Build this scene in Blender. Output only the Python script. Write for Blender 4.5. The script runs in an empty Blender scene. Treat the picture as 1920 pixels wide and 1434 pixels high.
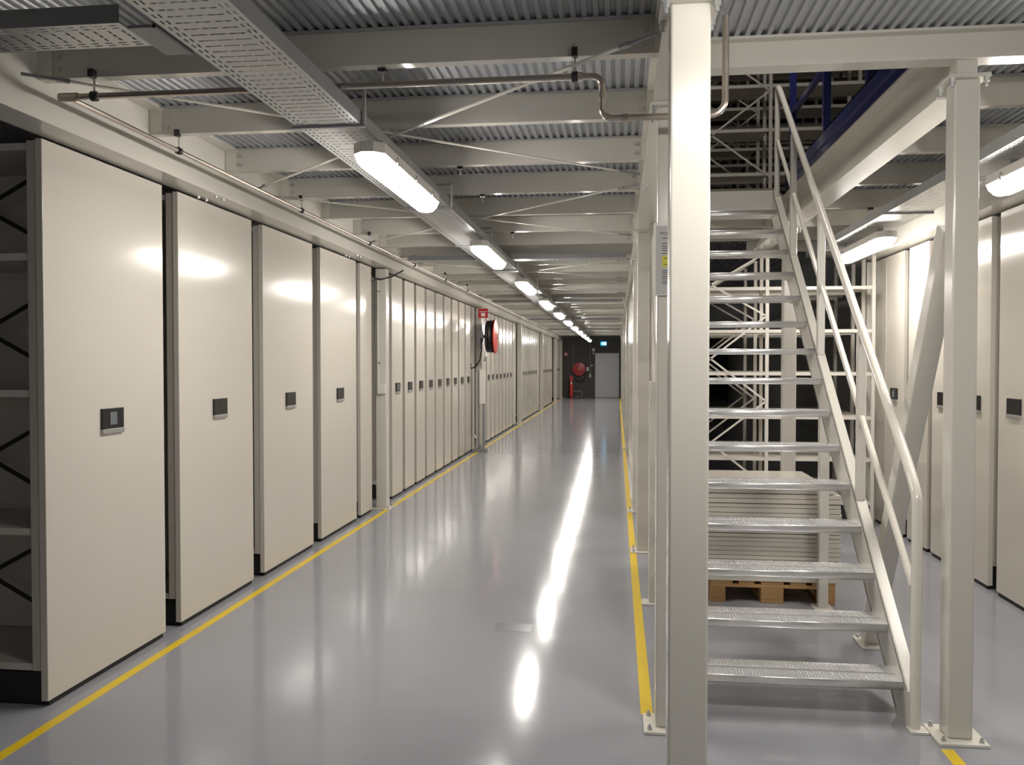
import bpy, bmesh, math, random
from mathutils import Vector, Matrix
random.seed(7)
SC = bpy.context.scene
COL = SC.collection

# ------------------------------------------------------------------ camera
F, PCX, PCY, VPX, VPY, CAMH = 1606.0, 960.0, 717.0, 1156.4, 681.0, 1.58
wy = Vector(((VPX - PCX) / F, -(VPY - PCY) / F, -1.0)).normalized()
wz = Vector((0, -wy.z, wy.y)).normalized()
wx = wy.cross(wz)
cam_d = bpy.data.cameras.new('camera')
cam = bpy.data.objects.new('camera', cam_d)
COL.objects.link(cam)
rot = Matrix((wx, wy, wz))            # camera axes -> world axes
cam.matrix_world = Matrix.Translation((0, 0, CAMH)) @ rot.to_4x4()
cam_d.sensor_width = 36.0
cam_d.lens = F / 1920.0 * 36.0
cam_d.clip_start = 0.05
cam_d.clip_end = 200
SC.camera = cam

# ------------------------------------------------------------------ world, exposure
w = bpy.data.worlds.new('world')
SC.world = w
w.use_nodes = True
w.node_tree.nodes['Background'].inputs[0].default_value = (1.0, 0.96, 0.9, 1)
w.node_tree.nodes['Background'].inputs[1].default_value = 0.07
SC.view_settings.view_transform = 'Standard'
SC.view_settings.look = 'None'
SC.view_settings.exposure = 1.7
SC.view_settings.gamma = 1.0
SC.view_settings.use_curve_mapping = False
try:
    SC.cycles.use_denoising = True
    SC.cycles.max_bounces = 10
    SC.cycles.diffuse_bounces = 6
    SC.cycles.glossy_bounces = 5
    SC.cycles.sample_clamp_indirect = 6.0
except Exception:
    pass
LAMP = 17.0          # radiance of the luminaire diffusers

# ------------------------------------------------------------------ materials
def mat(name, col, rough=0.5, metal=0.0, emit=None, estr=0.0, noise=0.0, nscale=8.0, bump=0.0, bscale=60.0,
        coat=0.0, rnoise=0.0, spec=0.5, stretch=None):
    m = bpy.data.materials.new(name)
    m.use_nodes = True
    nt = m.node_tree
    b = nt.nodes['Principled BSDF']
    b.inputs['Base Color'].default_value = (*col, 1)
    b.inputs['Roughness'].default_value = rough
    b.inputs['Metallic'].default_value = metal
    b.inputs['Specular IOR Level'].default_value = spec
    b.inputs['Coat Weight'].default_value = coat
    b.inputs['Coat Roughness'].default_value = 0.12
    if emit:
        b.inputs['Emission Color'].default_value = (*emit, 1)
        b.inputs['Emission Strength'].default_value = estr
    if noise or bump or rnoise:
        tc = nt.nodes.new('ShaderNodeTexCoord')
        src = tc.outputs['Object']
        if stretch:
            mp = nt.nodes.new('ShaderNodeMapping')
            mp.inputs['Scale'].default_value = stretch
            nt.links.new(src, mp.inputs['Vector'])
            src = mp.outputs['Vector']
        nz = nt.nodes.new('ShaderNodeTexNoise')
        nz.inputs['Scale'].default_value = nscale
        nz.inputs['Detail'].default_value = 5
        nt.links.new(src, nz.inputs['Vector'])
        if noise:
            mx = nt.nodes.new('ShaderNodeMix')
            mx.data_type = 'RGBA'
            mx.inputs['A'].default_value = (*[c * (1 - noise) for c in col], 1)
            mx.inputs['B'].default_value = (*[min(1, c * (1 + noise)) for c in col], 1)
            nt.links.new(nz.outputs['Fac'], mx.inputs['Factor'])
            nt.links.new(mx.outputs['Result'], b.inputs['Base Color'])
        if rnoise:
            mr = nt.nodes.new('ShaderNodeMapRange')
            mr.inputs['To Min'].default_value = max(0.02, rough - rnoise)
            mr.inputs['To Max'].default_value = rough + rnoise
            nt.links.new(nz.outputs['Fac'], mr.inputs['Value'])
            nt.links.new(mr.outputs['Result'], b.inputs['Roughness'])
        if bump:
            n2 = nt.nodes.new('ShaderNodeTexNoise')
            n2.inputs['Scale'].default_value = bscale
            n2.inputs['Detail'].default_value = 3
            nt.links.new(src, n2.inputs['Vector'])
            bp = nt.nodes.new('ShaderNodeBump')
            bp.inputs['Strength'].default_value = bump
            bp.inputs['Distance'].default_value = 0.01
            nt.links.new(n2.outputs['Fac'], bp.inputs['Height'])
            nt.links.new(bp.outputs['Normal'], b.inputs['Normal'])
    return m

M = {}
M['panel'] = mat('cream_panel_paint', (0.62, 0.585, 0.52), 0.16, noise=0.015, nscale=3, bump=0.015, bscale=9, spec=0.35)
M['white'] = mat('white_steel_paint', (0.66, 0.64, 0.58), 0.2, bump=0.02, bscale=12)
M['beam'] = mat('gloss_beam_paint', (0.58, 0.56, 0.51), 0.08, bump=0.02, bscale=8, spec=0.6)
M['frame'] = mat('shelf_frame_paint', (0.52, 0.49, 0.44), 0.4)
M['white_gloss'] = mat('white_gloss_paint', (0.76, 0.73, 0.66), 0.16)
M['shelf'] = mat('shelf_white', (0.62, 0.59, 0.54), 0.4)
M['floor'] = mat('epoxy_floor', (0.325, 0.33, 0.36), 0.12, noise=0.04, nscale=2.5, bump=0.03, bscale=11, rnoise=0.03, spec=0.25)
M['yellow'] = mat('yellow_tape', (0.80, 0.56, 0.02), 0.4, noise=0.05, nscale=20)
M['deck'] = mat('galvanised_deck', (0.46, 0.48, 0.51), 0.4, metal=0.6, noise=0.08, nscale=30, bump=0.12, bscale=160)
M['galv'] = mat('galvanised_steel', (0.52, 0.53, 0.53), 0.4, metal=0.65, noise=0.08, nscale=12)
M['galv_dark'] = mat('dull_galvanised', (0.30, 0.305, 0.31), 0.5, metal=0.4, noise=0.1, nscale=15)
M['pipe'] = mat('stainless_pipe', (0.52, 0.46, 0.40), 0.25, metal=0.9)
M['alu'] = mat('aluminium_tread', (0.84, 0.84, 0.85), 0.3, metal=0.75, noise=0.04, nscale=30)
M['black'] = mat('black_plastic', (0.012, 0.011, 0.012), 0.35)
M['dark'] = mat('dark_carriage', (0.015, 0.014, 0.014), 0.6)
M['screen'] = mat('grey_screen', (0.16, 0.18, 0.20), 0.25)
M['silver'] = mat('silver_trim', (0.42, 0.41, 0.40), 0.4, metal=0.5)
M['lens'] = mat('lit_diffuser', (0.9, 0.9, 0.9), 0.4, emit=(1.0, 0.945, 0.875), estr=LAMP)
M['lamp_body'] = mat('lamp_grey_plastic', (0.58, 0.55, 0.52), 0.5)
M['wall'] = mat('dark_grey_wall', (0.085, 0.08, 0.075), 0.7, noise=0.1, nscale=4, bump=0.1, bscale=40)
M['wall_light'] = mat('plain_wall', (0.4, 0.39, 0.36), 0.7, noise=0.03)
M['door'] = mat('grey_door', (0.60, 0.61, 0.64), 0.35)
M['red'] = mat('red_enamel', (0.42, 0.012, 0.02), 0.25)
M['red_bright'] = mat('red_orange', (0.62, 0.05, 0.035), 0.35)
M['hose'] = mat('black_hose', (0.008, 0.008, 0.01), 0.5)
M['blue'] = mat('blue_steel_paint', (0.022, 0.028, 0.15), 0.22)
M['wood'] = mat('pallet_wood', (0.42, 0.25, 0.10), 0.7, noise=0.25, nscale=6, bump=0.2, bscale=30, stretch=(1, 8, 8))
M['paper'] = mat('sign_paper', (0.50, 0.49, 0.48), 0.6)
M['ink'] = mat('ink', (0.07, 0.07, 0.07), 0.7)
M['sign_yellow'] = mat('sign_yellow', (0.62, 0.58, 0.03), 0.5)
M['exit'] = mat('exit_sign_lit', (0.02, 0.2, 0.35), 0.4, emit=(0.02, 0.22, 0.42), estr=1.2)
M['exit_white'] = mat('exit_sign_white', (0.9, 0.9, 0.9), 0.4, emit=(0.6, 0.9, 1.0), estr=1.4)
M['plastic'] = mat('white_plastic', (0.75, 0.73, 0.68), 0.4)
M['patch'] = mat('worn_floor_patch', (0.26, 0.265, 0.29), 0.16)
M['fboard'] = mat('floor_board', (0.2, 0.17, 0.13), 0.7)

# floor: add broad wipe marks in the roughness through a second, stretched noise
# ------------------------------------------------------------------ mesh builder
class MB:
    def __init__(s):
        s.v, s.f = [], []
    def add(s, vs, fs):
        o = len(s.v)
        s.v += [tuple(p) for p in vs]
        s.f += [tuple(i + o for i in f) for f in fs]
        return s
    def box(s, x0, x1, y0, y1, z0, z1):
        vs = [(x, y, z) for z in (z0, z1) for y in (y0, y1) for x in (x0, x1)]
        return s.add(vs, [(0, 2, 3, 1), (4, 5, 7, 6), (0, 1, 5, 4), (2, 6, 7, 3), (0, 4, 6, 2), (1, 3, 7, 5)])
    def prism(s, poly, axis, a0, a1):
        # poly: 2-D points in the other two axes (in xyz order), extruded along axis
        def P(p, a):
            return {'x': (a, p[0], p[1]), 'y': (p[0], a, p[1]), 'z': (p[0], p[1], a)}[axis]
        n = len(poly)
        vs = [P(p, a0) for p in poly] + [P(p, a1) for p in poly]
        fs = [tuple(range(n - 1, -1, -1)), tuple(range(n, 2 * n))]
        fs += [(i, (i + 1) % n, n + (i + 1) % n, n + i) for i in range(n)]
        return s.add(vs, fs)
    def tube(s, pts, r, n=8):
        pts = [Vector(p) for p in pts]
        t0 = (pts[1] - pts[0]).normalized()
        u = t0.orthogonal().normalized()
        rings = []
        for i, p in enumerate(pts):
            if i == 0: t = t0
            elif i == len(pts) - 1: t = (pts[i] - pts[i - 1]).normalized()
            else: t = ((pts[i] - pts[i - 1]).normalized() + (pts[i + 1] - pts[i]).normalized()).normalized()
            u = (u - t * u.dot(t)).normalized()
            vv = t.cross(u)
            k = 1.0
            if 0 < i < len(pts) - 1:
                c = max(0.5, t.dot((pts[i] - pts[i - 1]).normalized()))
                k = 1.0 / c if c > 0.9 else 1.0
            rings.append([p + (u * math.cos(a) + vv * math.sin(a)) * r * k for a in [2 * math.pi * j / n for j in range(n)]])
        vs = [q for g in rings for q in g]
        fs = [tuple(range(n - 1, -1, -1)), tuple((len(rings) - 1) * n + j for j in range(n))]
        for i in range(len(rings) - 1):
            for j in range(n):
                a, b = i * n + j, i * n + (j + 1) % n
                fs.append((a, b, b + n, a + n))
        return s.add(vs, fs)
    def cyl(s, p0, p1, r, n=10):
        return s.tube([p0, p1], r, n)
    def bar(s, p0, p1, wd, th, up=(0, 0, 1)):
        p0, p1 = Vector(p0), Vector(p1)
        t = (p1 - p0).normalized()
        a = t.cross(Vector(up)).normalized()
        b = a.cross(t)
        vs = []
        for p in (p0, p1):
            for i, j in ((-1, -1), (1, -1), (1, 1), (-1, 1)):
                vs.append(p + a * (wd / 2 * i) + b * (th / 2 * j))
        return s.add(vs, [(3, 2, 1, 0), (4, 5, 6, 7), (0, 1, 5, 4), (1, 2, 6, 5), (2, 3, 7, 6), (3, 0, 4, 7)])
    def lathe(s, prof, c, axis='x', n=24):
        # prof: (axial, radius)
        c = Vector(c); rings = []
        for a, r in prof:
            g = []
            for j in range(n):
                t = 2 * math.pi * j / n
                d = {'x': (a, r * math.cos(t), r * math.sin(t)), 'y': (r * math.cos(t), a, r * math.sin(t)),
                     'z': (r * math.cos(t), r * math.sin(t), a)}[axis]
                g.append(c + Vector(d))
            rings.append(g)
        vs = [q for g in rings for q in g]
        fs = [tuple(range(n - 1, -1, -1)), tuple((len(rings) - 1) * n + j for j in range(n))]
        for i in range(len(rings) - 1):
            for j in range(n):
                a, b = i * n + j, i * n + (j + 1) % n
                fs.append((a, b, b + n, a + n))
        return s.add(vs, fs)
    def mesh(s, name, m, bev=0.0, smooth=False, seg=2):
        me = bpy.data.meshes.new(name)
        me.from_pydata(s.v, [], s.f)
        bm = bmesh.new(); bm.from_mesh(me)
        bmesh.ops.recalc_face_normals(bm, faces=bm.faces)
        if bev:
            bmesh.ops.bevel(bm, geom=bm.edges[:], offset=bev, segments=seg, affect='EDGES', profile=0.5)
        if smooth:
            for f in bm.faces: f.smooth = True
            for e in bm.edges:
                if len(e.link_faces) == 2 and e.calc_face_angle(0) > 0.6: e.smooth = False
        bm.to_mesh(me); bm.free()
        me.materials.append(M[m] if isinstance(m, str) else m)
        return me
    def build(s, name, m, parent=None, bev=0.0, smooth=False, loc=None):
        return link(name, s.mesh(name, m, bev, smooth), parent, loc)

def link(name, me, parent=None, loc=None):
    o = bpy.data.objects.new(name, me)
    COL.objects.link(o)
    if parent: o.parent = parent
    if loc: o.location = loc
    return o
def tag(o, label, cat, group=None):
    o['label'] = label; o['category'] = cat
    if group: o['group'] = group
    return o
def thing(name, label, cat, loc=(0, 0, 0), group=None, rz=0.0):
    o = link(name, None, None, loc)
    o.rotation_euler = (0, 0, rz)
    o.empty_display_size = 0.1
    return tag(o, label, cat, group)
def struct(o):
    o['kind'] = 'structure'
    return o
def copy_tree(o, parent=None):
    c = o.copy(); COL.objects.link(c)
    if parent: c.parent = parent
    for ch in list(o.children): copy_tree(ch, c)
    return c
def arc(c, r, a0, a1, plane, n=6):
    out = []
    for i in range(n + 1):
        a = a0 + (a1 - a0) * i / n
        u, v = r * math.cos(a), r * math.sin(a)
        out.append({'xz': (c[0] + u, c[1], c[2] + v), 'yz': (c[0], c[1] + u, c[2] + v), 'xy': (c[0] + u, c[1] + v, c[2])}[plane])
    return out
def IBEAM(mb, axis, c, a0, a1, z0, z1, fw, tf=0.012, tw=0.01):
    # c: centre in the cross axis
    for (p0, p1, q0, q1) in ((c - fw / 2, c + fw / 2, z0, z0 + tf), (c - fw / 2, c + fw / 2, z1 - tf, z1), (c - tw / 2, c + tw / 2, z0 + tf, z1 - tf)):
        if axis == 'y': mb.box(p0, p1, a0, a1, q0, q1)
        else: mb.box(a0, a1, p0, p1, q0, q1)
    return mb

ENDY = 39.6
DECKZ = 2.955
# ------------------------------------------------------------------ setting
struct(MB().box(-6.5, 6.5, -5, ENDY + 0.2, -0.1, 0.0).build('floor', 'floor'))
def deck(x0, x1, y0, y1):
    mb = MB()
    p, pts = 0.045, []
    n = int(round((x1 - x0) / p))
    p = (x1 - x0) / n
    for i in range(n):
        a = x0 + i * p
        pts += [(a, DECKZ), (a + 0.42 * p, DECKZ), (a + 0.55 * p, DECKZ + 0.013), (a + 0.87 * p, DECKZ + 0.013)]
    pts.append((x1, DECKZ))
    vs = [(x, y0, z) for x, z in pts] + [(x, y1, z) for x, z in pts]
    k = len(pts)
    mb.add(vs, [(i, i + 1, k + i + 1, k + i) for i in range(k - 1)])
    o = struct(mb.build('ceiling', 'deck'))
    MB().box(x0, x1, y0, y1, DECKZ + 0.026, DECKZ + 0.05).build('floor_board', 'fboard', o)
    return o
deck(-6.4, 0.22, -4, ENDY)
deck(0.22, 1.42, -4, 3.80)
deck(0.22, 1.42, 7.22, ENDY)
deck(1.42, 5.0, -4, ENDY)
struct(MB().box(-6.5, 6.5, ENDY, ENDY + 0.15, 0, 5.7).build('wall_back', 'wall'))
struct(MB().box(-6.5, 5.15, -5, ENDY, 5.6, 5.7).build('ceiling', 'wall_light'))
struct(MB().box(-6.5, -6.35, -5, ENDY, 0, 5.6).build('wall_left', 'wall_light'))
struct(MB().box(5.0, 5.15, -5, ENDY, 0, 5.6).build('wall_right', 'wall_light'))

# end door
d = struct(MB().box(-0.985, 0.105, ENDY - 0.03, ENDY - 0.003, 0.01, 2.045).build('door_1', 'door', bev=0.004))
fr = MB()
fr.box(-1.05, -0.99, ENDY - 0.05, ENDY - 0.001, 0, 2.11).box(0.11, 0.165, ENDY - 0.05, ENDY - 0.001, 0, 2.11).box(-0.99, 0.11, ENDY - 0.05, ENDY - 0.001, 2.05, 2.11)
fr.build('door_frame', 'wall', d)
h = MB().box(-0.93, -0.90, ENDY - 0.045, ENDY - 0.03, 0.98, 1.12).build('lock_plate', 'silver', d)
MB().tube([(-0.915, ENDY - 0.04, 1.0), (-0.915, ENDY - 0.08, 1.0), (-0.80, ENDY - 0.08, 1.0)], 0.011, 8).build('door_handle', 'silver', d, smooth=True)
for z in (0.25, 1.8):
    MB().cyl((0.107, ENDY - 0.04, z), (0.107, ENDY - 0.04, z + 0.12), 0.012, 8).build('hinge', 'dark', d)

# floor marking lines
tag(MB().box(-2.482, -2.43, 1.5, ENDY - 0.3, 0.0, 0.0012).build('floor_line', 'yellow'), 'long yellow floor marking line in front of the tall white cabinets', 'floor marking')
tag(MB().box(0.112, 0.166, 3.86, ENDY - 0.3, 0.0, 0.0012).build('floor_line', 'yellow'), 'yellow floor marking line running beside the row of white columns', 'floor marking')
tag(MB().box(1.32, 1.37, 1.5, 3.66, 0.0, 0.0012).build('floor_line', 'yellow'), 'short yellow floor marking line ending at column beside the stair foot', 'floor marking')
tag(MB().box(-0.72, -0.50, 4.98, 5.13, 0.0, 0.0006).build('floor_patch', 'patch'), 'faint darker rectangular patch on the glossy grey floor', 'floor patch')

# ------------------------------------------------------------------ main longitudinal beams
def long_beam(label, cx, y0, y1, z0, z1, fw, seams=()):
    t = thing('main_beam', label, 'beam', (cx, y0, z0))
    IBEAM(MB(), 'y', 0, 0, y1 - y0, 0, z1 - z0, fw).build('beam_profile', 'white', t)
    for y in seams:
        for dy in (-0.05, 0.05):
            for sx in (-1, 1):
                MB().cyl((sx * fw * 0.33, y - y0 + dy, -0.012), (sx * fw * 0.33, y - y0 + dy, 0.0), 0.011, 6).build('bolt', 'galv', t)
    return t
grid = [9.16, 15.75, 22.35, 28.95, 35.55]
long_beam('long white steel beam above the tall cabinets of the main corridor', -2.515, 0.5, ENDY, 2.612, DECKZ, 0.172, [5.1, 8.0])
long_beam('long white steel beam carried by the row of columns beside the stair', 0.222, 0.5, ENDY, 2.68, DECKZ, 0.15, [5.4, 7.9])
long_beam('white steel beam beside the stair opening under the blue edging', 1.42, 3.86, 9.0, 2.70, DECKZ, 0.15)
long_beam('white steel beam above the narrow cabinets of the side aisle', 2.515, 3.3, 10.0, 2.612, DECKZ, 0.172)

# ------------------------------------------------------------------ cross beams
CW, CF = DECKZ - 2.815, 0.055
def cross_meshes(L):
    mb = MB()
    mb.box(0, L, 0, 0.004, 0, CW).box(0, L, 0.004, CF, 0, 0.005).box(0, L, 0.004, CF, CW - 0.004, CW).box(0, L, CF - 0.004, CF, 0.005, 0.02)
    return mb.mesh('beam_profile', 'beam')
def cross_row(x0, x1, ys, label, group, bolts=5):
    L = x1 - x0
    me = cross_meshes(L)
    bme = MB().cyl((0, -0.012, 0), (0, 0.0, 0), 0.011, 6).mesh('bolt', 'galv')
    fme = MB().box(0.0, L, -0.035, -0.001, CW - 0.004, CW - 0.001).box(0.0, L, -0.038, -0.035, CW - 0.010, CW - 0.001).mesh('deck_flashing', 'galv')
    cme = MB().box(0, 0.07, -0.006, 0.0, 0.008, CW - 0.008).mesh('end_cleat', 'white')
    for i, y in enumerate(ys):
        t = thing('cross_beam', label, 'beam', (x0, y, 2.815), group)
        link('beam_profile', me, t)
        link('deck_flashing', fme, t)
        if i < bolts:
            link('end_cleat', cme, t, (0.0, 0, 0)); link('end_cleat', cme, t, (L - 0.07, 0, 0))
            for bx in (0.10, L - 0.10):
                for bz in (0.04, 0.095):
                    link('bolt', bme, t, (bx, 0, bz))
ysA = [3.48 + 0.905 * k for k in range(-1, 40)]
cross_row(-2.505, 0.215, ysA, 'white steel cross beam under the metal deck of the main corridor', 'cross beams of the main corridor', 8)
cross_row(1.43, 2.505, [3.48 + 0.905 * k for k in range(1, 8)], 'white steel cross beam under the deck of the side aisle', 'cross beams of the side aisle')
cross_row(0.23, 1.41, [7.42, 8.0, 8.9], 'white steel cross beam below the stair landing', 'cross beams below the landing', 3)
# heavier header beam in front of the stair opening
hb = thing('header_beam', 'deep white steel header beam crossing in front of the stair opening', 'beam', (0.3, 3.72, 2.825))
MB().box(0, 4.2, 0.0, 0.10, 0, 0.012).box(0, 4.2, 0.045, 0.055, 0.012, 0.155).box(0, 4.2, 0.0, 0.10, 0.118, 0.13).build('beam_profile', 'white', hb)
MB().box(0, 4.2, -0.004, 0.0, 0.155, 0.17).build('deck_flashing', 'galv', hb)
# beams in the bays behind: deck in front of header gets one more beam towards the viewer
cross_row(0.30, 4.5, [2.3], 'white steel cross beam over the foot of the stair', 'cross beam over stair foot', 0)

# ------------------------------------------------------------------ columns
def make_column(label, x, y, size, ztop, plate=0.2, group=None, detail=True, cap=True, px=None):
    # x: centre, y: front face
    cy = y + size / 2
    t = thing('steel_column', label, 'column', (x, cy, 0), group)
    s = size / 2
    MB().box(-s, s, -s, s, 0.014, ztop - 0.014).build('shaft', 'white', t, bev=0.007)
    p = plate / 2
    MB().box(-p, p, -p, p, 0.0, 0.014).build('base_plate', 'white_gloss', t, bev=0.003)
    if cap:
        q = s + 0.03
        MB().box(-q, q, -q, q, ztop - 0.014, ztop).build('cap_plate', 'white', t, bev=0.002)
    if detail:
        for sx in (-1, 1):
            for sy in (-1, 1):
                b = MB().cyl((sx * (p - .025), sy * (p - .025), 0.014), (sx * (p - .025), sy * (p - .025), 0.024), 0.010, 6)
                b.cyl((sx * (p - .025), sy * (p - .025), 0.024), (sx * (p - .025), sy * (p - .025), 0.036), 0.006, 6).build('anchor_bolt', 'galv', t)
                if cap:
                    c = MB().cyl((sx * (s + .016), sy * (s + .016), ztop - 0.034), (sx * (s + .016), sy * (s + .016), ztop - 0.014), 0.012, 6)
                    c.cyl((sx * (s + .016), sy * (s + .016), ztop - 0.05), (sx * (s + .016), sy * (s + .016), ztop - 0.034), 0.007, 6).build('cap_bolt', 'galv', t)
    return t
colA = make_column('large square white column standing right before the stair, nearest the open floor', 0.219, 2.65, 0.12, 2.68, 0.24)
colB = make_column('square white column carrying the framed notice, behind the large column', 0.219, 3.70, 0.10, 2.68)
colC = make_column('square white column beside the foot of the stair, at the short yellow line', 1.425, 3.735, 0.10, 2.76)
MB().box(-0.04, 0.04, -0.04, 0.04, 2.76, 2.83).build('stub', 'white', colC)
colE = make_column('square white column below the stair landing on the corridor side', 0.219, 7.20, 0.10, 2.68)
make_column('square white column below the stair landing in front of the open shelves', 1.415, 7.28, 0.105, 2.70)
for i, y in enumerate(grid):
    make_column('square white column in the line of columns beyond the stair', 0.219, y, 0.10, 2.68, 0.2, 'columns beyond the stair', i < 2)
for i, y in enumerate([9.02, 15.62, 22.25, 28.85, 35.4, 39.1]):
    make_column('square white column between the blocks of tall cabinets' if i > 1 else
                ('square white column with light switch between wide and narrow cabinets' if i == 0 else 'square white column behind the hose reel in the main corridor'),
                -2.53, y, 0.12, 2.612, 0.21, 'columns between the cabinet blocks' if i > 1 else None, i < 2, cap=False)
make_column('square white column at the end of the side aisle cabinets', 2.55, 9.0, 0.11, 2.612, 0.2, cap=False)

# diagonal brace beside stair
t = thing('diagonal_brace', 'thick white diagonal brace rising from floor plate to column beside stair', 'brace', (1.42, 5.0, 0))
MB().bar((0, 0.0, 0.014), (0, -1.115, 2.16), 0.09, 0.09, (1, 0, 0)).build('brace_tube', 'white', t, bev=0.006)
MB().box(-0.07, 0.1, -0.11, 0.1, 0, 0.014).build('base_plate', 'white_gloss', t, bev=0.003)
for bx, by in ((-0.045, -0.085), (-0.045, 0.075), (0.075, -0.085)):
    MB().cyl((bx, by, 0.014), (bx, by, 0.03), 0.01, 6).build('anchor_bolt', 'galv', t)

# ------------------------------------------------------------------ mobile shelving units
PANEL_T = 0.035
_mc = {}
def cached(key, fn):
    if key not in _mc: _mc[key] = fn()
    return _mc[key]
def unit(name, label, group, x, yc, wd, L, side=1, ctrl=True, screen=False, full=False, brace=False):
    """mobile unit: end panel in the plane x facing side*X, shelves running away from it"""
    t = thing(name, label, 'shelving unit', (x, yc, 0), group, 0 if side > 0 else math.pi)
    h = wd / 2
    link('end_panel', cached(('p', wd), lambda: MB().box(-PANEL_T, 0, -h, h, 0.028, 2.598).mesh('end_panel', 'panel', bev=0.003)), t)
    link('end_frame', cached(('f', wd), lambda: MB().box(-0.08, -PANEL_T, -h + .004, h - .004, 0.165, 2.592).mesh('end_frame', 'frame', bev=0.003)), t)
    link('carriage', cached(('c', wd, L), lambda: MB().box(-L, -PANEL_T - .002, -h + .02, h - .02, 0.012, 0.155).box(-0.03, -0.008, -h + .02, h - .02, 0.004, 0.028).mesh('carriage', 'dark')), t)
    zs = (0.165, 0.79, 1.425, 2.05, 2.55) if full else (0.165, 2.55)
    for z in zs:
        link('shelf', cached(('s', wd, L), lambda: MB().box(-L, -0.082, -h + .01, h - .01, 0, 0.032).mesh('shelf', 'shelf')), t, (0, 0, z))
    link('back_sheet', cached(('b', L), lambda: MB().box(-L, -0.082, -0.006, 0.006, 0.2, 2.55).mesh('back_sheet', 'shelf')), t)
    if full:
        for xx in (-1.1, -2.1, -L + .03):
            for sy in (-1, 1):
                link('upright', cached(('u',), lambda: MB().box(-.03, .03, -.015, .015, 0.165, 2.55).mesh('upright', 'shelf')), t, (xx, sy * (h - .03), 0))
    if brace:
        for z0 in (0.22, 0.82, 1.46, 2.08):
            for k in range(3):
                xa, xb = -0.1 - k, -1.1 - k
                MB().bar((xa, -h * .25, z0 + .02), (xb, -h * .25, z0 + .55), 0.022, 0.004, (0, 1, 0)).build('brace', 'dark', t)
                MB().bar((xa, -h * .25, z0 + .55), (xb, -h * .25, z0 + .02), 0.022, 0.004, (0, 1, 0)).build('brace', 'dark', t)
    if ctrl:
        c = link('control_plate', cached(('k',), lambda: MB().box(0, 0.012, -0.095, 0.095, 0, 0.105).mesh('control_plate', 'black', bev=0.002)), t, (0, 0, 1.245))
        link('grip_ledge', cached(('g',), lambda: MB().box(0, 0.016, -0.095, 0.095, -0.024, 0.0).mesh('grip_ledge', 'silver', bev=0.002)), c)
        if screen:
            link('screen', cached(('sc',), lambda: MB().box(0.012, 0.0135, -0.03, 0.03, 0.02, 0.085).mesh('screen', 'screen')), c)
    return t
XL = -2.585
ORDW = ['first', 'second', 'third', 'fourth', 'fifth', 'sixth', 'seventh', 'eighth', 'ninth', 'tenth', 'eleventh', 'twelfth', 'thirteenth', 'fourteenth', 'fifteenth', 'sixteenth', 'seventeenth', 'eighteenth', 'nineteenth', 'twentieth'] + ['twenty-' + q for q in ('first', 'second', 'third', 'fourth', 'fifth', 'sixth', 'seventh', 'eighth', 'ninth')] + ['thirtieth'] + ['thirty-' + q for q in ('first', 'second', 'third', 'fourth', 'fifth', 'sixth', 'seventh', 'eighth', 'ninth')] + ['fortieth'] + ['forty-' + q for q in ('first', 'second', 'third', 'fourth', 'fifth')]
for i, y in enumerate((3.61, 4.82, 6.045, 7.28)):
    lab = ['wide cream shelving cabinet with a screen on its black control plate, beside the open shelves',
           'second wide cream shelving cabinet from the open shelves end of the row',
           'third wide cream shelving cabinet from the open shelves end of the row',
           'fourth wide cream shelving cabinet, next to the narrow blank end panel'][i]
    unit('mobile_shelving', lab, 'wide cabinets of the first block', XL, y + 0.517, 1.035, 3.2, 1, True, i == 0, i == 0, i == 0)
unit('fixed_shelving', 'narrow blank cream end panel between last wide cabinet and column', None, XL, 8.655, 0.40, 1.5, 1, False)
blk = [(9.69, 9, 'second'), (16.37, 8, 'third'), (22.98, 8, 'fourth'), (29.62, 8, 'fifth'), (36.1, 5, 'sixth')]
desc = {'second': 'after the switch column', 'third': 'beyond the hose reel', 'fourth': 'of the fourth cabinet block',
        'fifth': 'of the fifth cabinet block', 'sixth': 'of the last block before the dark end wall'}
for y0, n, nm in blk:
    for k in range(n):
        first = (k == 0 and nm == 'second')
        unit('mobile_shelving', ('narrow cream shelving cabinet with a screen, first after the switch column' if first else
             '%s narrow cream shelving cabinet %s' % (ORDW[k], desc[nm])), 'narrow cabinets, %s block' % nm,
             XL, y0 + 0.612 * k + 0.24, 0.485, 1.5, 1, True, first)
unit('fixed_shelving', 'narrow blank end panel before the hose reel column', None, XL, 15.34, 0.30, 1.2, 1, False)
unit('fixed_shelving', 'narrow blank end panel after the cabinets beyond the hose reel', None, XL, 21.65, 0.6, 1.2, 1, False)
unit('fixed_shelving', 'blank end panel after the fourth block of cabinets', None, XL, 28.3, 0.6, 1.2, 1, False)

for i, y in enumerate((5.68, 6.30, 6.915, 7.495, 8.11)):
    lab = ['narrow cream cabinet in the side aisle, farthest from the aisle end column', 'second narrow cream cabinet of the side aisle behind the stair foot column',
           'third narrow cream cabinet of the side aisle', 'fourth narrow cream cabinet of the side aisle behind the diagonal brace',
           'last narrow cream cabinet of the side aisle with a screen on its control plate'][i]
    unit('mobile_shelving', lab, 'narrow cabinets of the side aisle', 2.57, y + 0.24, 0.482, 2.0, -1, True, i == 4)
unit('fixed_shelving', 'narrow blank panel between side aisle cabinets and end column', None, 2.57, 8.78, 0.3, 1.5, -1, False)

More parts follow.
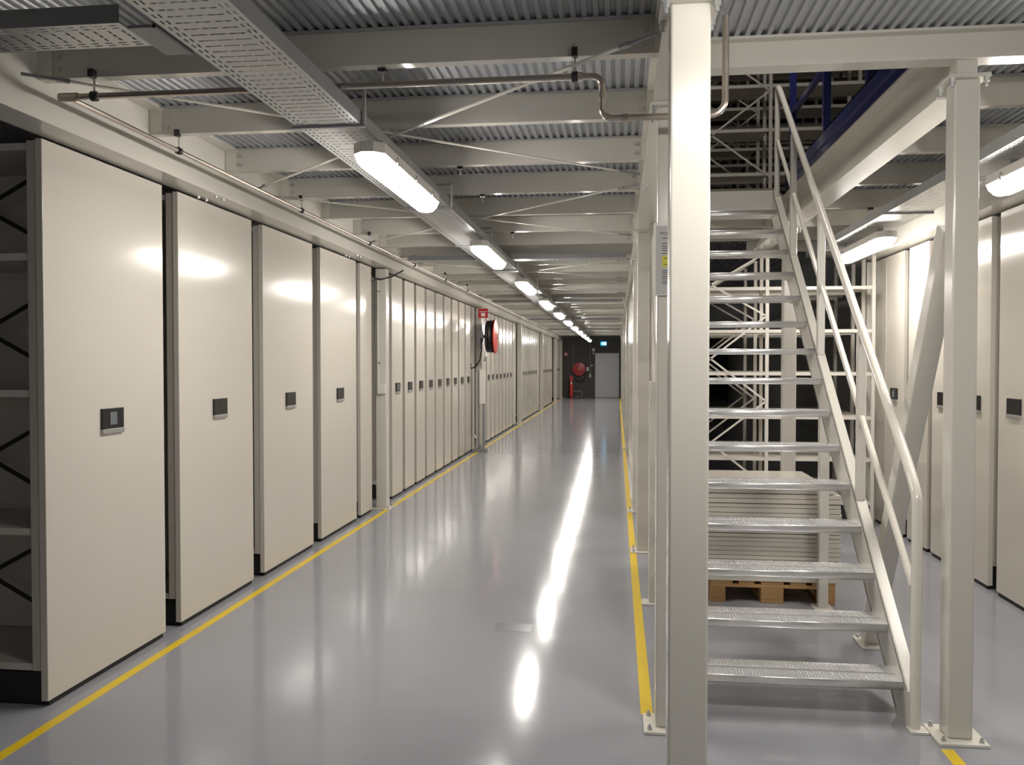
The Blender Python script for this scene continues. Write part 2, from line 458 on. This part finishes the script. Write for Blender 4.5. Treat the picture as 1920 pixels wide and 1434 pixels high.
# cabinets facing the corridor beyond the stair: end panels between the columns
nn = 0
for g in range(5):
    y0 = grid[g] + 0.3
    n = 9 if g < 4 else 5
    for k in range(n):
        nn += 1
        unit('mobile_shelving', '%s narrow cream cabinet seen edge-on between the columns beyond the stair' % ORDW[nn - 1], 'cabinets behind the columns beyond the stair',
             0.205, y0 + 0.66 * k + 0.3, 0.6, 0.14, -1, False)

# ------------------------------------------------------------------ open shelving behind the stair (two tiers)
def open_rack(label, group, y, z0, zs, top, xs=(0.372, 1.456, 2.45), brace_bays=(0,), dp=0.38, rear=True):
    t = thing('open_shelving', label, 'shelving unit', (0, y, z0), group)
    um = cached(('ou', top), lambda: MB().box(-.016, .016, 0, 0.035, 0, top).mesh('upright', 'shelf'))
    for x in xs:
        link('upright', um, t, (x, 0, 0))
        if rear: link('upright', um, t, (x, dp - .035, 0))
    for b in range(len(xs) - 1):
        L = xs[b + 1] - xs[b] - 0.034
        sm = cached(('os', round(L, 3), dp), lambda: MB().box(0, L, 0.002, 0.008, -0.032, 0).box(0, L, dp - .008, dp - .002, -0.032, 0).box(0, L, 0.008, dp - .008, -0.006, 0).mesh('shelf', 'shelf'))
        for z in zs:
            link('shelf', sm, t, (xs[b] + .017, 0, z))
    for b in brace_bays:
        xa, xb = xs[b] + .01, xs[b + 1] - .01
        z = 0.38
        while z + 0.82 < top + 0.4:
            za, zb = z, min(z + 0.83, top)
            for a, c in ((za, zb), (zb, za)):
                MB().bar((xa, -0.003, a), (xb, -0.003, c), 0.018, 0.003, (0, 1, 0)).build('brace', 'shelf', t)
            z += 0.83
    return t
zl = [0.24, 0.66, 1.068, 1.494, 1.909, 2.325]
RACKY = 8.6
for k in range(3):
    open_rack('white open shelving with crossed braces standing behind the stair' if k == 0 else '%s row of dark open shelving behind the braced white shelving' % ORDW[k],
              'open shelving rows behind the stair', RACKY + 0.72 * k, 0, zl, 2.66, rear=(k == 0))
zu = [0.02, 0.425, 0.85, 1.275, 1.70, 2.12]
for k in range(5):
    o = open_rack('white open shelving with crossed braces on the upper level, first past the landing' if k == 0 else '%s row of open shelving on the upper level' % ORDW[k],
              'shelving rows of the upper level', RACKY + 0.75 * k, 3.01, zu, 2.45, xs=(0.35, 1.475, 2.4, 3.3), rear=(k == 0))
    MB().box(3.32, 3.35, 0, 0.45, 0, 2.45).build('end_panel', 'panel', o)

# ------------------------------------------------------------------ stair
R_, G_, Y0 = 0.186, 0.22, 3.68
XS0, XS1 = 0.31, 1.25
st = thing('stair', 'straight white steel stair with ribbed aluminium treads and one handrail', 'stair', (0, 0, 0))
def zn(y): return (y - Y0) * R_ / G_
def stringer(x0, x1, name='stringer'):
    # channel: web plus two flanges, following the pitch
    mb = MB()
    sl = R_ / G_
    ya, yb = 3.80, 7.2
    dv = 0.25         # vertical depth
    def q(y, off): return (y, max(0.0, zn(y) + off))
    web = [(ya + 0.06, 0.0), (3.68 + 0.012 + dv / sl, 0.0), (yb, zn(yb) + 0.01 - dv), (yb, zn(yb) + 0.01), (ya + 0.06, zn(ya + .06) + 0.01)]
    tw = 0.008
    out = x1 > 1
    xw0, xw1 = (x0, x0 + tw) if out else (x1 - tw, x1)
    mb.prism(web, 'x', xw0, xw1)
    for off in (0.01, 0.01 - dv):
        y_a = ya + 0.06 if off > 0 else 3.68 + 0.012 + dv / sl
        mb.prism([(y_a, zn(y_a) + off), (yb, zn(yb) + off), (yb, zn(yb) + off + 0.01 * (1 if off < 0 else -1)), (y_a, zn(y_a) + off + 0.01 * (1 if off < 0 else -1))], 'x', x0, x1)
    # vertical closing plate at the foot
    mb.box(x0, x1, ya + 0.052, ya + 0.06, 0.0, zn(ya + .06) + 0.01)
    return mb.build(name, 'white', st)
stringer(XS1, XS1 + 0.055)
stringer(XS0 - 0.055, XS0)
# tread: two ribbed planks with a nosing
W = XS1 - XS0
tm = MB()
TD = 0.215
for (a, b) in ((0.0, TD * .47), (TD * .53, TD)):
    tm.box(0, W, a, b, -0.036, -0.003)
    n = 62
    for i in range(n):
        xa = 0.02 + i * (W - 0.06) / n
        tm.box(xa, xa + 0.008, a + 0.014, b - 0.006, -0.003, 0.0)
nose = [(0.008, 0.0)] + [(0.0463 - 0.05 * math.cos(math.radians(22 - 44 * i / 6)), -0.019 + 0.05 * math.sin(math.radians(22 - 44 * i / 6))) for i in range(7)] + [(0.008, -0.038)]
tm.prism(nose, 'x', 0, W)
tme = tm.mesh('tread', 'alu', smooth=False)
for pf in tme.polygons:
    if pf.center.y < 0.003 and abs(pf.normal.x) < 0.5: pf.use_smooth = True
br = MB().box(W - 0.03, W, 0.01, TD - .01, -0.042, -0.036).mesh('tread_bracket', 'white')
for k in range(1, 16):
    td = link('tread', tme, st, (XS0, Y0 + k * G_, k * R_))
    link('tread_bracket', br, td); link('tread_bracket', br, td, (-W + .03, 0, 0))
MB().box(XS0 - .055, XS1 + .055, 7.195, 7.215, 2.765, 2.985).build('landing_plate', 'white', st)
# handrail
XR = 1.278
def rail_pts(off, ya, yb): return [(XR, ya, zn(ya) + off), (XR, yb, zn(yb) + off)]
rr = 0.021
pts = [(XR, 3.835, 0.012), (XR, 3.835, 0.98)]
c0 = (XR, 3.86, 0.98)
ang = math.atan2(R_, G_)
off = 0.90
yb0 = 3.98
for i in range(1, 7):
    tt = i / 7
    a, b, c = Vector((XR, 3.835, 0.98)), Vector((XR, 3.835, zn(3.835) + off)), Vector((XR, yb0 + .03, zn(yb0 + .03) + off))
    pts.append(tuple(a * (1 - tt) ** 2 + b * 2 * tt * (1 - tt) + c * tt * tt))
pts += [(XR, yb0 + .03, zn(yb0 + .03) + off), (XR, 7.02, zn(7.02) + off)]
for i in range(1, 7):
    tt = i / 7
    a, b, c = Vector((XR, 7.02, zn(7.02) + off)), Vector((XR, 7.16, zn(7.16) + off)), Vector((XR, 7.14, 3.72))
    pts.append(tuple(a * (1 - tt) ** 2 + b * 2 * tt * (1 - tt) + c * tt * tt))
pts += [(XR, 7.14, 3.70), (XR, 7.14, zn(7.14) + 0.0)]
MB().tube(pts, 0.0225, 12).build('handrail', 'white_gloss', st, smooth=True)
MB().box(XR - .03, XR + .045, 3.79, 3.86, 0, 0.012).build('foot_plate', 'white_gloss', st, bev=0.002)
for y in (4.70, 5.615, 6.49):
    MB().box(XR - .022, XR + .022, y - .022, y + .022, zn(y) - 0.005, zn(y) + off - 0.02).build('handrail_post', 'white', st, bev=0.005)
MB().tube(rail_pts(0.45, 3.875, 4.68), 0.016, 10).build('mid_rail', 'white_gloss', st, smooth=True)
MB().tube(rail_pts(0.45, 4.72, 5.595), 0.016, 10).build('mid_rail', 'white_gloss', st, smooth=True)
MB().tube(rail_pts(0.45, 5.635, 6.47), 0.016, 10).build('mid_rail', 'white_gloss', st, smooth=True)
MB().tube(rail_pts(0.45, 6.51, 7.12), 0.016, 10).build('mid_rail', 'white_gloss', st, smooth=True)
for x0 in (1.29, 0.212):
    MB().box(x0, x0 + 0.06, 5.66, 5.72, 0.01, zn(5.66) - 0.21).build('support_post', 'white', st, bev=0.004)
    MB().box(x0 - .045 if x0 < 1 else x0 - .03, x0 + .09, 5.62, 5.755, 0, 0.01).build('support_foot', 'white_gloss', st, bev=0.002)

# ------------------------------------------------------------------ blue guard rail of the upper level
bl = thing('guard_rail', 'dark blue steel guard rail and edging along the upper stair opening', 'railing', (1.36, 3.86, 2.955))
MB().box(-0.0, 0.008, 0, 3.4, 0, 0.17).box(0, 0.06, 0, 3.4, 0, 0.008).box(-0.012, 0.0, 0, 3.4, 0.075, 0.09).box(0, 0.05, 0, 3.4, 0.162, 0.17).build('edging', 'blue', bl)
for y in (3.26, 2.14, 1.13, 0.1):
    MB().box(0.008, 0.056, y - .025, y + .025, 0.008, 1.15).build('post', 'blue', bl, bev=0.003)
for z in (0.60, 1.13):
    MB().box(0.012, 0.05, 0.05, 3.3, z, z + 0.04).build('rail', 'blue', bl, bev=0.003)

# ------------------------------------------------------------------ pallet and panel stack
pal = thing('pallet', 'worn wooden pallet on the floor under the stair', 'pallet', (1.02, 5.77, 0))
def bd(name, *b): return MB().box(*b).build(name, 'wood', pal, bev=0.003)
for x, wd in ((-0.40, .145), (-.215, .10), (-.0725, .145), (.115, .10), (.255, .145)):
    bd('deck_board', x, x + wd, 0, 1.2, .122, .144)
for y in (0, .53, 1.055): bd('stringer_board', -.4, .4, y, y + .145, .10, .122)
for x, wd in ((-.40, .10), (-.0725, .145), (.30, .10)):
    bd('bottom_board', x, x + wd, 0, 1.2, 0, .022)
    for y in (0, .53, 1.055): bd('block', x, x + wd, y, y + .145, .022, .10)
z = 0.145
n = 0
hs = [.066] + [.026] * 4 + [.030] * 4 + [.027] * 6 + [.034, .03, .03, .034, .03, .034, .03, .03, .034, .03]
for i, hh in enumerate(hs):
    if z + hh > 0.765: hh = 0.765 - z
    if hh < 0.012: break
    j = random.uniform(-.006, .006)
    x1 = 1.452 + j if i not in (11, 12, 13) else 1.462
    if z > 0.72: x1 = 1.41 + j
    y0 = 5.765 + random.uniform(-.004, .006)
    tag(MB().box(0.50, x1, y0, y0 + 1.0, z, z + hh - random.choice((.002, .003, .005))).build('spare_panel', 'panel', bev=0.002),
        '%s spare cream panel from the bottom of the stack on the pallet' % ORDW[i], 'panel', 'spare panels stacked on the pallet')
    z += hh

# ------------------------------------------------------------------ luminaires
def lamp_proto():
    t = thing('batten_light', 'long lit batten light with white diffuser under the cable tray of the main corridor', 'lamp', (0, 0, 0), 'batten lights of the main corridor')
    hw, L, ch = 0.075, 1.30, 0.045
    def oct_(a, l, c): return [(-a, c), (-a + c, 0), (a - c, 0), (a, c), (a, l - c), (a - c, l), (-a + c, l), (-a, l - c)]
    MB().prism(oct_(hw, L, ch), 'z', 0.0, 0.05).build('lamp_body', 'lamp_body', t, bev=0.004)
    top, mid, bot = oct_(hw - .002, L - .004, ch), oct_(hw - .012, L - .03, ch), oct_(hw - .034, L - .08, ch * .7)
    vs = [(x, y + .002, 0.0) for x, y in top] + [(x, y + .015, -0.032) for x, y in mid] + [(x, y + .04, -0.058) for x, y in bot]
    fs = [(i, (i + 1) % 8, 8 + (i + 1) % 8, 8 + i) for i in range(8)] + [(8 + i, 8 + (i + 1) % 8, 16 + (i + 1) % 8, 16 + i) for i in range(8)] + [tuple(range(16, 24))]
    MB().add(vs, fs).build('diffuser', 'lens', t)
    for y in (0.25, 0.65, 1.05):
        for sx in (-1, 1):
            MB().box(sx * hw - (0 if sx > 0 else 0.006), sx * hw + (0.006 if sx > 0 else 0), y, y + 0.02, -0.012, 0.03).build('clip', 'silver', t)
    for y in (0.2, 1.08):
        MB().box(-0.02, 0.02, y, y + 0.03, 0.05, 0.10).build('mount', 'galv_dark', t)
    return t
ZL = 2.545
proto = lamp_proto()
ysL = [3.82 + 3.15 * k for k in range(0, 12) if 3.82 + 3.15 * k < 38]
for i, y in enumerate(ysL):
    o = proto if i == 0 else copy_tree(proto)
    o.location = (-1.135, y, ZL)
    o['label'] = '%s lit batten light of the main corridor counted from the branch tray' % ORDW[i]
for i, y in enumerate((3.70, 6.87)):
    o = copy_tree(proto)
    o.location = (2.06, y, ZL)
    o['label'] = ('lit batten light of the side aisle beside the stair foot column', 'lit batten light of the side aisle close to the open shelving')[i]
    o['group'] = 'batten lights of the side aisle'
o = copy_tree(proto)
o.location = (1.5, 1.98, ZL); o.rotation_euler = (0, 0, math.pi / 2)
o['label'] = 'lit batten light hung crosswise in front of the stair foot'; o['group'] = 'batten lights before the stair'
for i, (x, y) in enumerate(((0.9, 5.3),)):
    o = copy_tree(proto)
    o.location = (x, y, 5.5)
    o['label'] = ('lit batten light on the upper level above the stair', 'lit batten light on the upper level beside the guard rail')[i]
    o['group'] = 'batten lights of the upper level'

# ------------------------------------------------------------------ cable trays
def tray(label, x0, x1, y0, y1, z, center=True, hgt=0.06, along='y', group=None, pitch=0.05):
    t = thing('cable_tray', label, 'cable tray', (0, 0, 0), group)
    wd = x1 - x0
    # longitudinal strips: positions across the tray (fractions of metre), hole flags
    br = [0, .016, .024, .036, .044, .058]
    mid0, mid1 = .058, wd - .058
    sl = (mid1 - mid0 - 0.016) / 3
    xs, kind = [0], []
    def addx(x, k): xs.append(x); kind.append(k)
    for a, k in ((.016, 's'), (.023, 'e'), (.036, 's'), (.043, 'e'), (.058, 's')): addx(a, k)
    for i in range(3):
        a = mid0 + i * (sl + .008)
        addx(a + sl, 'm')
        if i < 2: addx(a + sl + .008, 's')
    for a, k in ((wd - .043, 's'), (wd - .036, 'e'), (wd - .023, 's'), (wd - .016, 'e'), (wd, 's')): addx(a, k)
    vs, fs = [], []
    n = int((y1 - y0) / pitch)
    def P(a, b, c): return (x0 + a, y0 + b, c) if along == 'y' else (b + y0, x0 + a, c)
    ycuts = []
    for i in range(n):
        ycuts += [i * pitch, i * pitch + 0.020, i * pitch + 0.028, i * pitch + 0.040]
    ycuts.append(n * pitch)
    nx = len(xs)
    for yv in ycuts:
        for xv in xs: vs.append(P(xv, yv, z))
    for j in range(len(ycuts) - 1):
        ph = j % 4
        for i in range(nx - 1):
            k = kind[i]
            if k == 'e' and ph in (0, 1): continue
            if k == 'm' and center and ph == 1: continue
            fs.append((j * nx + i, j * nx + i + 1, (j + 1) * nx + i + 1, (j + 1) * nx + i))
    MB().add(vs, fs).build('tray_bottom', 'galv', t)
    for a, b in ((-.002, 0.0), (wd, wd + .002)):
        mb = MB()
        p, q = P(a, 0, z), P(b, n * pitch, z + hgt)
        mb.box(min(p[0], q[0]), max(p[0], q[0]), min(p[1], q[1]), max(p[1], q[1]), z, z + hgt)
        mb.build('side_wall', 'galv_dark', t)
    return t
TZ = 2.65
tray('wide slotted cable tray running above the first corridor light', -1.44, -1.14, 0.4, 5.85, TZ)
tray('long cable tray with smooth floor carrying the corridor lights', -1.44, -1.14, 5.87, 38.5, TZ, center=False)
tray('cable tray above the lights of the narrow side aisle', 1.90, 2.20, 0.5, 9.0, TZ)
tray('short slotted cable tray branching off across towards the cabinets', 2.62, 2.82, -2.6, -1.56, TZ + .03, along='x')
t2 = tray('slotted cable tray crossing the corridor beside the switch column', 9.30, 9.50, -2.30, 0.13, 2.715, along='x', hgt=0.05)
tray('slotted cable tray crossing the corridor past the hose reel', 15.9, 16.1, -2.30, 0.13, 2.715, along='x', hgt=0.05)
tray('slotted cable tray crossing the corridor at the fourth cabinet block', 22.5, 22.7, -2.30, 0.13, 2.715, along='x', hgt=0.05)
tray('slotted cable tray crossing the corridor at the fifth cabinet block', 29.1, 29.3, -2.30, 0.13, 2.715, along='x', hgt=0.05)
tray('short cable tray hung crosswise over the light before the stair foot', 1.88, 2.08, 0.25, 1.75, TZ, along='x')
# joint bracket of the branch tray
tag(MB().box(-1.56, -1.46, 2.60, 2.84, TZ + .002, TZ + .012).box(-1.475, -1.465, 2.60, 2.84, TZ, TZ + .07).build('tray_joint', 'galv_dark'), 'dark angle bracket joining the branch tray to the main tray', 'bracket')

def hanger(x0, x1, y, ztop, group, label):
    t = thing('tray_hanger', label, 'hanger', (0, 0, 0), group)
    MB().box(x0 - .02, x1 + .02, y - .012, y + .012, TZ - .012, TZ - .001).build('cross_bar', 'galv_dark', t)
    MB().box(x1 + .008, x1 + .02, y - .012, y + .012, TZ - .001, ztop).build('drop_rod', 'galv', t)
    MB().box(x1 - .10, x1 + .02, y - .012, y + .012, ztop, ztop + .008).build('hook_arm', 'galv_dark', t)
for i, y in enumerate((3.755, 5.80, 7.70, 9.75, 12.2, 14.7, 17.2, 20.0)):
    hanger(-1.44, -1.14, y, 2.80, 'tray hangers of the main corridor', '%s bent steel hanger under the corridor tray counted from the branch tray' % ORDW[i])
for i, y in enumerate((5.25, 6.4, 8.4)):
    hanger(1.90, 2.20, y, 2.80, 'tray hangers of the side aisle', '%s bent steel hanger under the side aisle tray from the stair foot' % ORDW[i])
def rod(x, y, z0, group, label):
    t = thing('threaded_rod', label, 'rod', (x, y, 0), group)
    MB().cyl((0, 0, z0), (0, 0, 2.815), 0.005, 6).build('rod', 'galv', t)
    MB().box(-.016, .016, -.014, .03, 2.80, 2.85).build('beam_clamp', 'black', t)
    return t
for i, y in enumerate((5.29, 7.1)):
    rod(2.0, y + .03, TZ + .06, 'rods over side aisle tray', '%s thin threaded rod over the side aisle tray from the stair foot' % ORDW[i])
for i, y in enumerate((3.50, 5.3, 6.2, 8.02)):
    rod(-0.98, y + .03, 2.76, 'beam clamps beside the lights', '%s small black beam clamp beside the corridor lights from the crossing pipe' % ORDW[i])
# spot reflector clamp visible on main tray
# ------------------------------------------------------------------ pipes
pp = thing('sprinkler_pipe', 'thin steel pipe crossing the corridor, dropping to pass the large column', 'pipe', (0, 0, 0))
PX, PY, PZ, pr = -2.35, 3.46, 2.726, 0.0135
MB().tube([(PX - .03, PY, PZ), (-1.2, PY, PZ), (-0.10, PY, PZ)] + arc((-0.10, PY, PZ - .04), .04, math.pi / 2, 0, 'xz') + [(-0.06, PY, PZ - .09)] +
          arc((-0.02, PY, PZ - .13), .04, math.pi, 1.5 * math.pi, 'xz') + [(0.30, PY, PZ - .17)] + arc((0.36, PY, PZ - .11), .06, 1.5 * math.pi, 2 * math.pi, 'xz') + [(0.42, PY, 2.94)], pr, 10).build('pipe_run', 'pipe', pp, smooth=True)
MB().cyl((PX - .04, PY, PZ), (PX + .045, PY, PZ), .0185, 10).build('elbow_fitting', 'pipe', pp, smooth=True)
for x, z in ((-0.06, PZ - .075), (0.03, PZ - .17), (-0.15, PZ)):
    MB().cyl((x - .012, PY, z) if z != PZ - .075 else (x, PY, z - .012), (x + .012, PY, z) if z != PZ - .075 else (x, PY, z + .012), .0175, 10).build('collar', 'pipe', pp, smooth=True)
p2 = thing('sprinkler_pipe', 'thin steel pipe running along the beam above the cabinets', 'pipe', (0, 0, 0))
MB().tube([(PX, PY + .02, PZ), (PX, 20, PZ), (PX, 38, PZ)], 0.012, 8).build('pipe_run', 'pipe', p2, smooth=True)
def clamp(x, y, z, r, group, label):
    t = thing('pipe_hanger', label, 'hanger', (x, y, 0), group)
    MB().cyl((0, 0, z + r), (0, 0, 2.86), 0.0045, 6).build('rod', 'galv', t)
    MB().lathe([(-.012, r + .008), (.012, r + .008)], (0, 0, z), 'y' if r < .013 else 'x', 10).build('clamp_ring', 'black', t)
    MB().box(-.012, .012, -.03, .0, 2.80, 2.835).build('beam_clamp', 'black', t)
for x, nm in ((-2.23, 'near the cabinets'), (-0.17, 'near the large column')): clamp(x, PY + .0, PZ, pr, 'clamps of the crossing pipe', 'black pipe clamp holding the crossing pipe ' + nm)
for i, y in enumerate((4.40, 6.22, 8.0, 9.83, 11.65, 13.4)): clamp(PX, y, PZ, 0.012, 'clamps of the long pipe', '%s black clamp of the pipe above the cabinets from the crossing pipe' % ORDW[i])

# ------------------------------------------------------------------ thin cross bracing of the roof
def xbr(y0, y1, z=2.768):
    for nb, (xa, ya, xb, yb) in enumerate(((-2.43, y0 + .15, 0.14, y1 - .1), (0.14, y0, -2.43, y1))):
        t = thing('bracing_bar', '%s pair of thin diagonal bracing bars under the corridor beams, %s' % (ORDW[{3.12: 0, 5.72: 1, 9.75: 2, 12.3: 3}[y0]], ('bar from cabinet side', 'bar from column side')[nb]), 'brace', (0, 0, 0), 'diagonal bracing bars')
        a, b = Vector((xa, ya, z - .012 * nb)), Vector((xb, yb, z - .012 * nb))
        u = (b - a).normalized()
        MB().bar(a + u * .16, b - u * .16, 0.022, 0.006).build('bar', 'white', t)
        for p, q in ((a, a + u * .15), (b, b - u * .15)):
            MB().cyl(p, q, 0.007, 6).build('turnbuckle', 'galv_dark', t)
            MB().bar(q - (q - p) * .12, q + (q - p) * .2, 0.026, 0.014).build('clevis', 'galv_dark', t)
for y in (3.12, 5.72, 9.75, 12.3): xbr(y, y + 2.45)

# ------------------------------------------------------------------ notice on column
nt_ = thing('framed_notice', 'framed paper notice with yellow block hung on a white column', 'notice', (0.155, 3.698, 1.867))
MB().box(0, 0.215, -0.012, 0, 0, 0.308).build('frame', 'plastic', nt_, bev=0.002)
MB().box(0.010, 0.205, -0.0135, -0.012, 0.006, 0.293).build('paper', 'paper', nt_)
MB().box(0.034, 0.18, -0.0145, -0.0135, 0.120, 0.168).build('yellow_block', 'sign_yellow', nt_)
def txt(name, s, size, loc, m, parent, rx=math.pi / 2):
    cu = bpy.data.curves.new(name, 'FONT'); cu.body = s; cu.size = size; cu.extrude = 0.0003
    cu.materials.append(M[m])
    o = bpy.data.objects.new(name, cu); COL.objects.link(o)
    dg = bpy.context.evaluated_depsgraph_get()
    me = bpy.data.meshes.new_from_object(o.evaluated_get(dg))
    bpy.data.objects.remove(o)
    o = link(name, me, parent, loc); o.rotation_euler = (rx, 0, 0)
    return o
txt('heading', 'MC2', 0.0165, (0.026, -0.014, 0.256), 'ink', nt_)
ln = MB()
for z, L in ((.24, .03), (.218, .14), (.207, .05), (.198, .03), (.188, .14), (.176, .15), (.104, .15), (.096, .12), (.088, .13), (.078, .14), (.069, .14), (.058, .14), (.049, .05)):
    ln.box(0.034, 0.034 + L, -0.0143, -0.0135, z, z + .003)
ln.box(.04, .12, -.015, -.0145, .155, .158).box(.04, .10, -.015, -.0145, .129, .132)
ln.build('printed_lines', 'ink', nt_)

# ------------------------------------------------------------------ switch box on the first left column
sw = thing('switch_box', 'small white switch box with conduit on the column beside the wide cabinets', 'switch box', (-2.53, 9.02, 0))
MB().box(-.035, .055, -.03, 0, 1.25, 1.36).build('box', 'plastic', sw, bev=0.004)
MB().cyl((-.03, -.012, 1.36), (-.03, -.012, 2.5), .008, 8).build('conduit', 'plastic', sw, smooth=True)
for z in (1.58, 2.35): MB().box(-.045, -.0, -.024, 0, z, z + .012).build('clip', 'silver', sw)
cb = thing('cable_loop', 'loose black cable loop at the top of the column beside the wide cabinets', 'cable', (-2.53, 9.0, 0))
MB().tube([(-.08, -.02, 2.6), (-.085, -.03, 2.54), (-.05, -.03, 2.49), (0.02, -.03, 2.48), (.10, .1, 2.52), (.2, .22, 2.60)], .008, 6).build('cable', 'hose', cb, smooth=True)

# ------------------------------------------------------------------ hose reel near
hr = thing('hose_reel', 'wall mounted fire hose reel seen edge-on, red disc and black hose, in the corridor', 'hose reel', (-2.42, 15.2, 2.06))
HD = 0.31
MB().lathe([(0.10, .05), (0.10, HD - .06), (0.115, HD - .03), (.14, HD - .02), (.155, HD - .035), (.18, HD - .015), (.205, HD - .03), (.23, HD - .012), (.245, HD - .05), (.245, .05)], (0, 0, 0), 'x', 28).build('hose_coil', 'hose', hr, smooth=True)
rd = MB().lathe([(.25, HD - .04), (.255, HD), (.275, HD), (.28, HD - .05), (.30, .12), (.305, .05)], (0, 0, 0), 'x', 32).build('disc', 'red_bright', hr, smooth=True)
MB().lathe([(.305, .045), (.325, .04), (.33, .01)], (0, 0, 0), 'x', 12).build('hub', 'silver', hr, smooth=True)
MB().cyl((-.02, 0, 0), (.26, 0, 0), .03, 10).build('axle', 'silver', hr, smooth=True)
MB().box(-.06, .02, -.05, .05, -.22, .22).build('bracket', 'galv_dark', hr)
MB().tube([(-.03, -.06, .12), (.03, -.08, .10), (.05, -.07, .0), (.03, -.06, -.1)], .018, 8).build('valve', 'galv', hr, smooth=True)
MB().tube([(.02, -.1, -.03), (.03, -.12, -.25), (.0, -.12, -.42), (-.08, -.12, -.54), (-.15, -.11, -.57), (-.18, -.1, -.53), (-.16, -.1, -.49)], .013, 8).build('loose_hose', 'hose', hr, smooth=True)
MB().tube([(.12, -.22, -.28), (.13, -.24, -.36), (.10, -.2, -.44)], .022, 8).build('nozzle', 'silver', hr, smooth=True)
hs_ = thing('reel_stand', 'grey upright stand with white plate standing below the hose reel', 'stand', (-2.40, 15.05, 0))
MB().box(-.055, -.02, -.03, .03, .06, 1.46).build('upright', 'galv_dark', hs_)
MB().box(.03, .075, -.03, .03, .06, 0.90).build('upright', 'galv_dark', hs_)
MB().box(-.015, .09, -.055, -.031, .86, 1.46).build('white_plate', 'plastic', hs_, bev=.004)
MB().box(-.14, .11, -.07, .10, 0, .06).build('foot', 'galv_dark', hs_)
MB().tube([(-.14, 0, 1.46), (-.14, 0, .32), (-.10, 0, .26), (-.04, 0, .22), (.0, 0, .12), (.0, 0, .05)], .02, 8).build('drain_pipe', 'galv', hs_, smooth=True)
sg = thing('fire_sign', 'small red fire hose flag sign above the hose reel in the corridor', 'sign', (-2.43, 14.98, 2.38))
MB().box(0, .17, -.006, 0, 0, .165).build('plate', 'red', sg)
MB().box(.02, .15, -.008, -.006, .105, .115).box(.05, .12, -.008, -.006, .03, .085).build('pictogram', 'plastic', sg)

# ------------------------------------------------------------------ end wall items
EY = ENDY
h2 = thing('hose_reel', 'red fire hose reel facing the corridor on the dark end wall', 'hose reel', (-1.72, EY - .01, 1.31))
MB().lathe([(-.02, .06), (-.02, .26), (-.05, .27), (-.14, .27), (-.15, .24), (-.15, .06)], (0, 0, 0), 'y', 28).build('hose_coil', 'hose', h2, smooth=True)
MB().lathe([(-.15, .30), (-.17, .30), (-.175, .26), (-.18, .08), (-.185, .04)], (0, 0, 0), 'y', 32).build('disc', 'red', h2, smooth=True)
MB().lathe([(-.185, .035), (-.21, .03)], (0, 0, 0), 'y', 10).build('hub', 'sign_yellow', h2, smooth=True)
MB().tube([(.28, -.1, 0), (.30, -.1, -.25), (.22, -.1, -.48), (.08, -.1, -.56), (-.08, -.1, -.52), (-.20, -.1, -.38)], .016, 8).build('loose_hose', 'hose', h2, smooth=True)
MB().box(.34, .44, -.06, -.0, -.08, .10).build('valve_box', 'plastic', h2, bev=.006)
MB().cyl((-.28, -.02, 0.05), (-.28, -.02, 1.25), .012, 6).build('feed_pipe', 'wall_light', h2)
ex = thing('extinguisher_stand', 'tall red fire extinguisher on a stand before the dark end wall', 'extinguisher', (-2.06, EY - .35, 0))
MB().lathe([(0.02, .07), (.04, .085), (.62, .085), (.68, .06), (.70, .03)], (0, 0, 0), 'z', 18).build('cylinder', 'red_bright', ex, smooth=True)
MB().box(-.06, .06, .05, .085, .0, 1.0).build('stand', 'red', ex)
MB().box(-.07, .07, -.02, .05, .72, 1.0).build('sign_head', 'red_bright', ex, bev=.01)
MB().box(-.04, .04, -.088, -.083, .62, .72).build('label_plate', 'plastic', ex)
MB().tube([(.08, 0, .30), (.45, 0, .30), (.5, 0, .25), (.5, 0, .08), (.2, 0, .05)], .015, 6).build('foot_bar', 'galv', ex, smooth=True)
xs_ = thing('exit_sign', 'lit blue exit sign above the grey end door', 'exit sign', (-.60, EY - .021, 2.40))
MB().box(-.13, .13, -.02, .02, 0, .17).build('sign_box', 'exit', xs_, bev=.004)
MB().prism([(-.10, .085), (-.06, .12), (-.06, .10), (-.02, .10), (-.02, .07), (-.06, .07), (-.06, .05)], 'y', -.023, -.02).box(.06, .11, -.023, -.02, .02, .15).cyl((.022, -.023, .135), (.022, -.02, .135), .014, 8).box(.005, .035, -.023, -.02, .06, .118).box(-.004, .012, -.023, -.02, .02, .06).box(.03, .045, -.023, -.02, .03, .06).build('pictogram', 'exit_white', xs_)
s2 = thing('fire_sign', 'small red flag sign high on the dark end wall', 'sign', (-2.42, EY - .001, 1.90))
MB().box(0, .17, -.006, 0, 0, .2).build('plate', 'red', s2)
MB().box(.03, .14, -.009, -.006, .05, .15).build('pictogram', 'plastic', s2)
sb = thing('wall_switch', 'small white wall switch with conduit beside the grey end door', 'switch', (-1.21, EY, .93))
MB().box(-.035, .035, -.04, 0, 0, .16).build('box', 'plastic', sb, bev=.004)
MB().cyl((0, -.015, .16), (0, -.015, 1.7), .01, 6).build('conduit', 'wall_light', sb)
MB().lathe([(0, .04), (-.04, .04)], (.07, 0, .55), 'y', 12).build('button', 'plastic', sb)
al = thing('alarm_box', 'small white alarm box mounted beside the top of the end door', 'alarm', (-1.06, EY, 2.08))
MB().box(-.06, .06, -.07, 0, .06, .2).build('box', 'plastic', al, bev=.006)
MB().box(-.03, .04, -.05, 0, -.1, .03).build('lower_box', 'plastic', al, bev=.006)
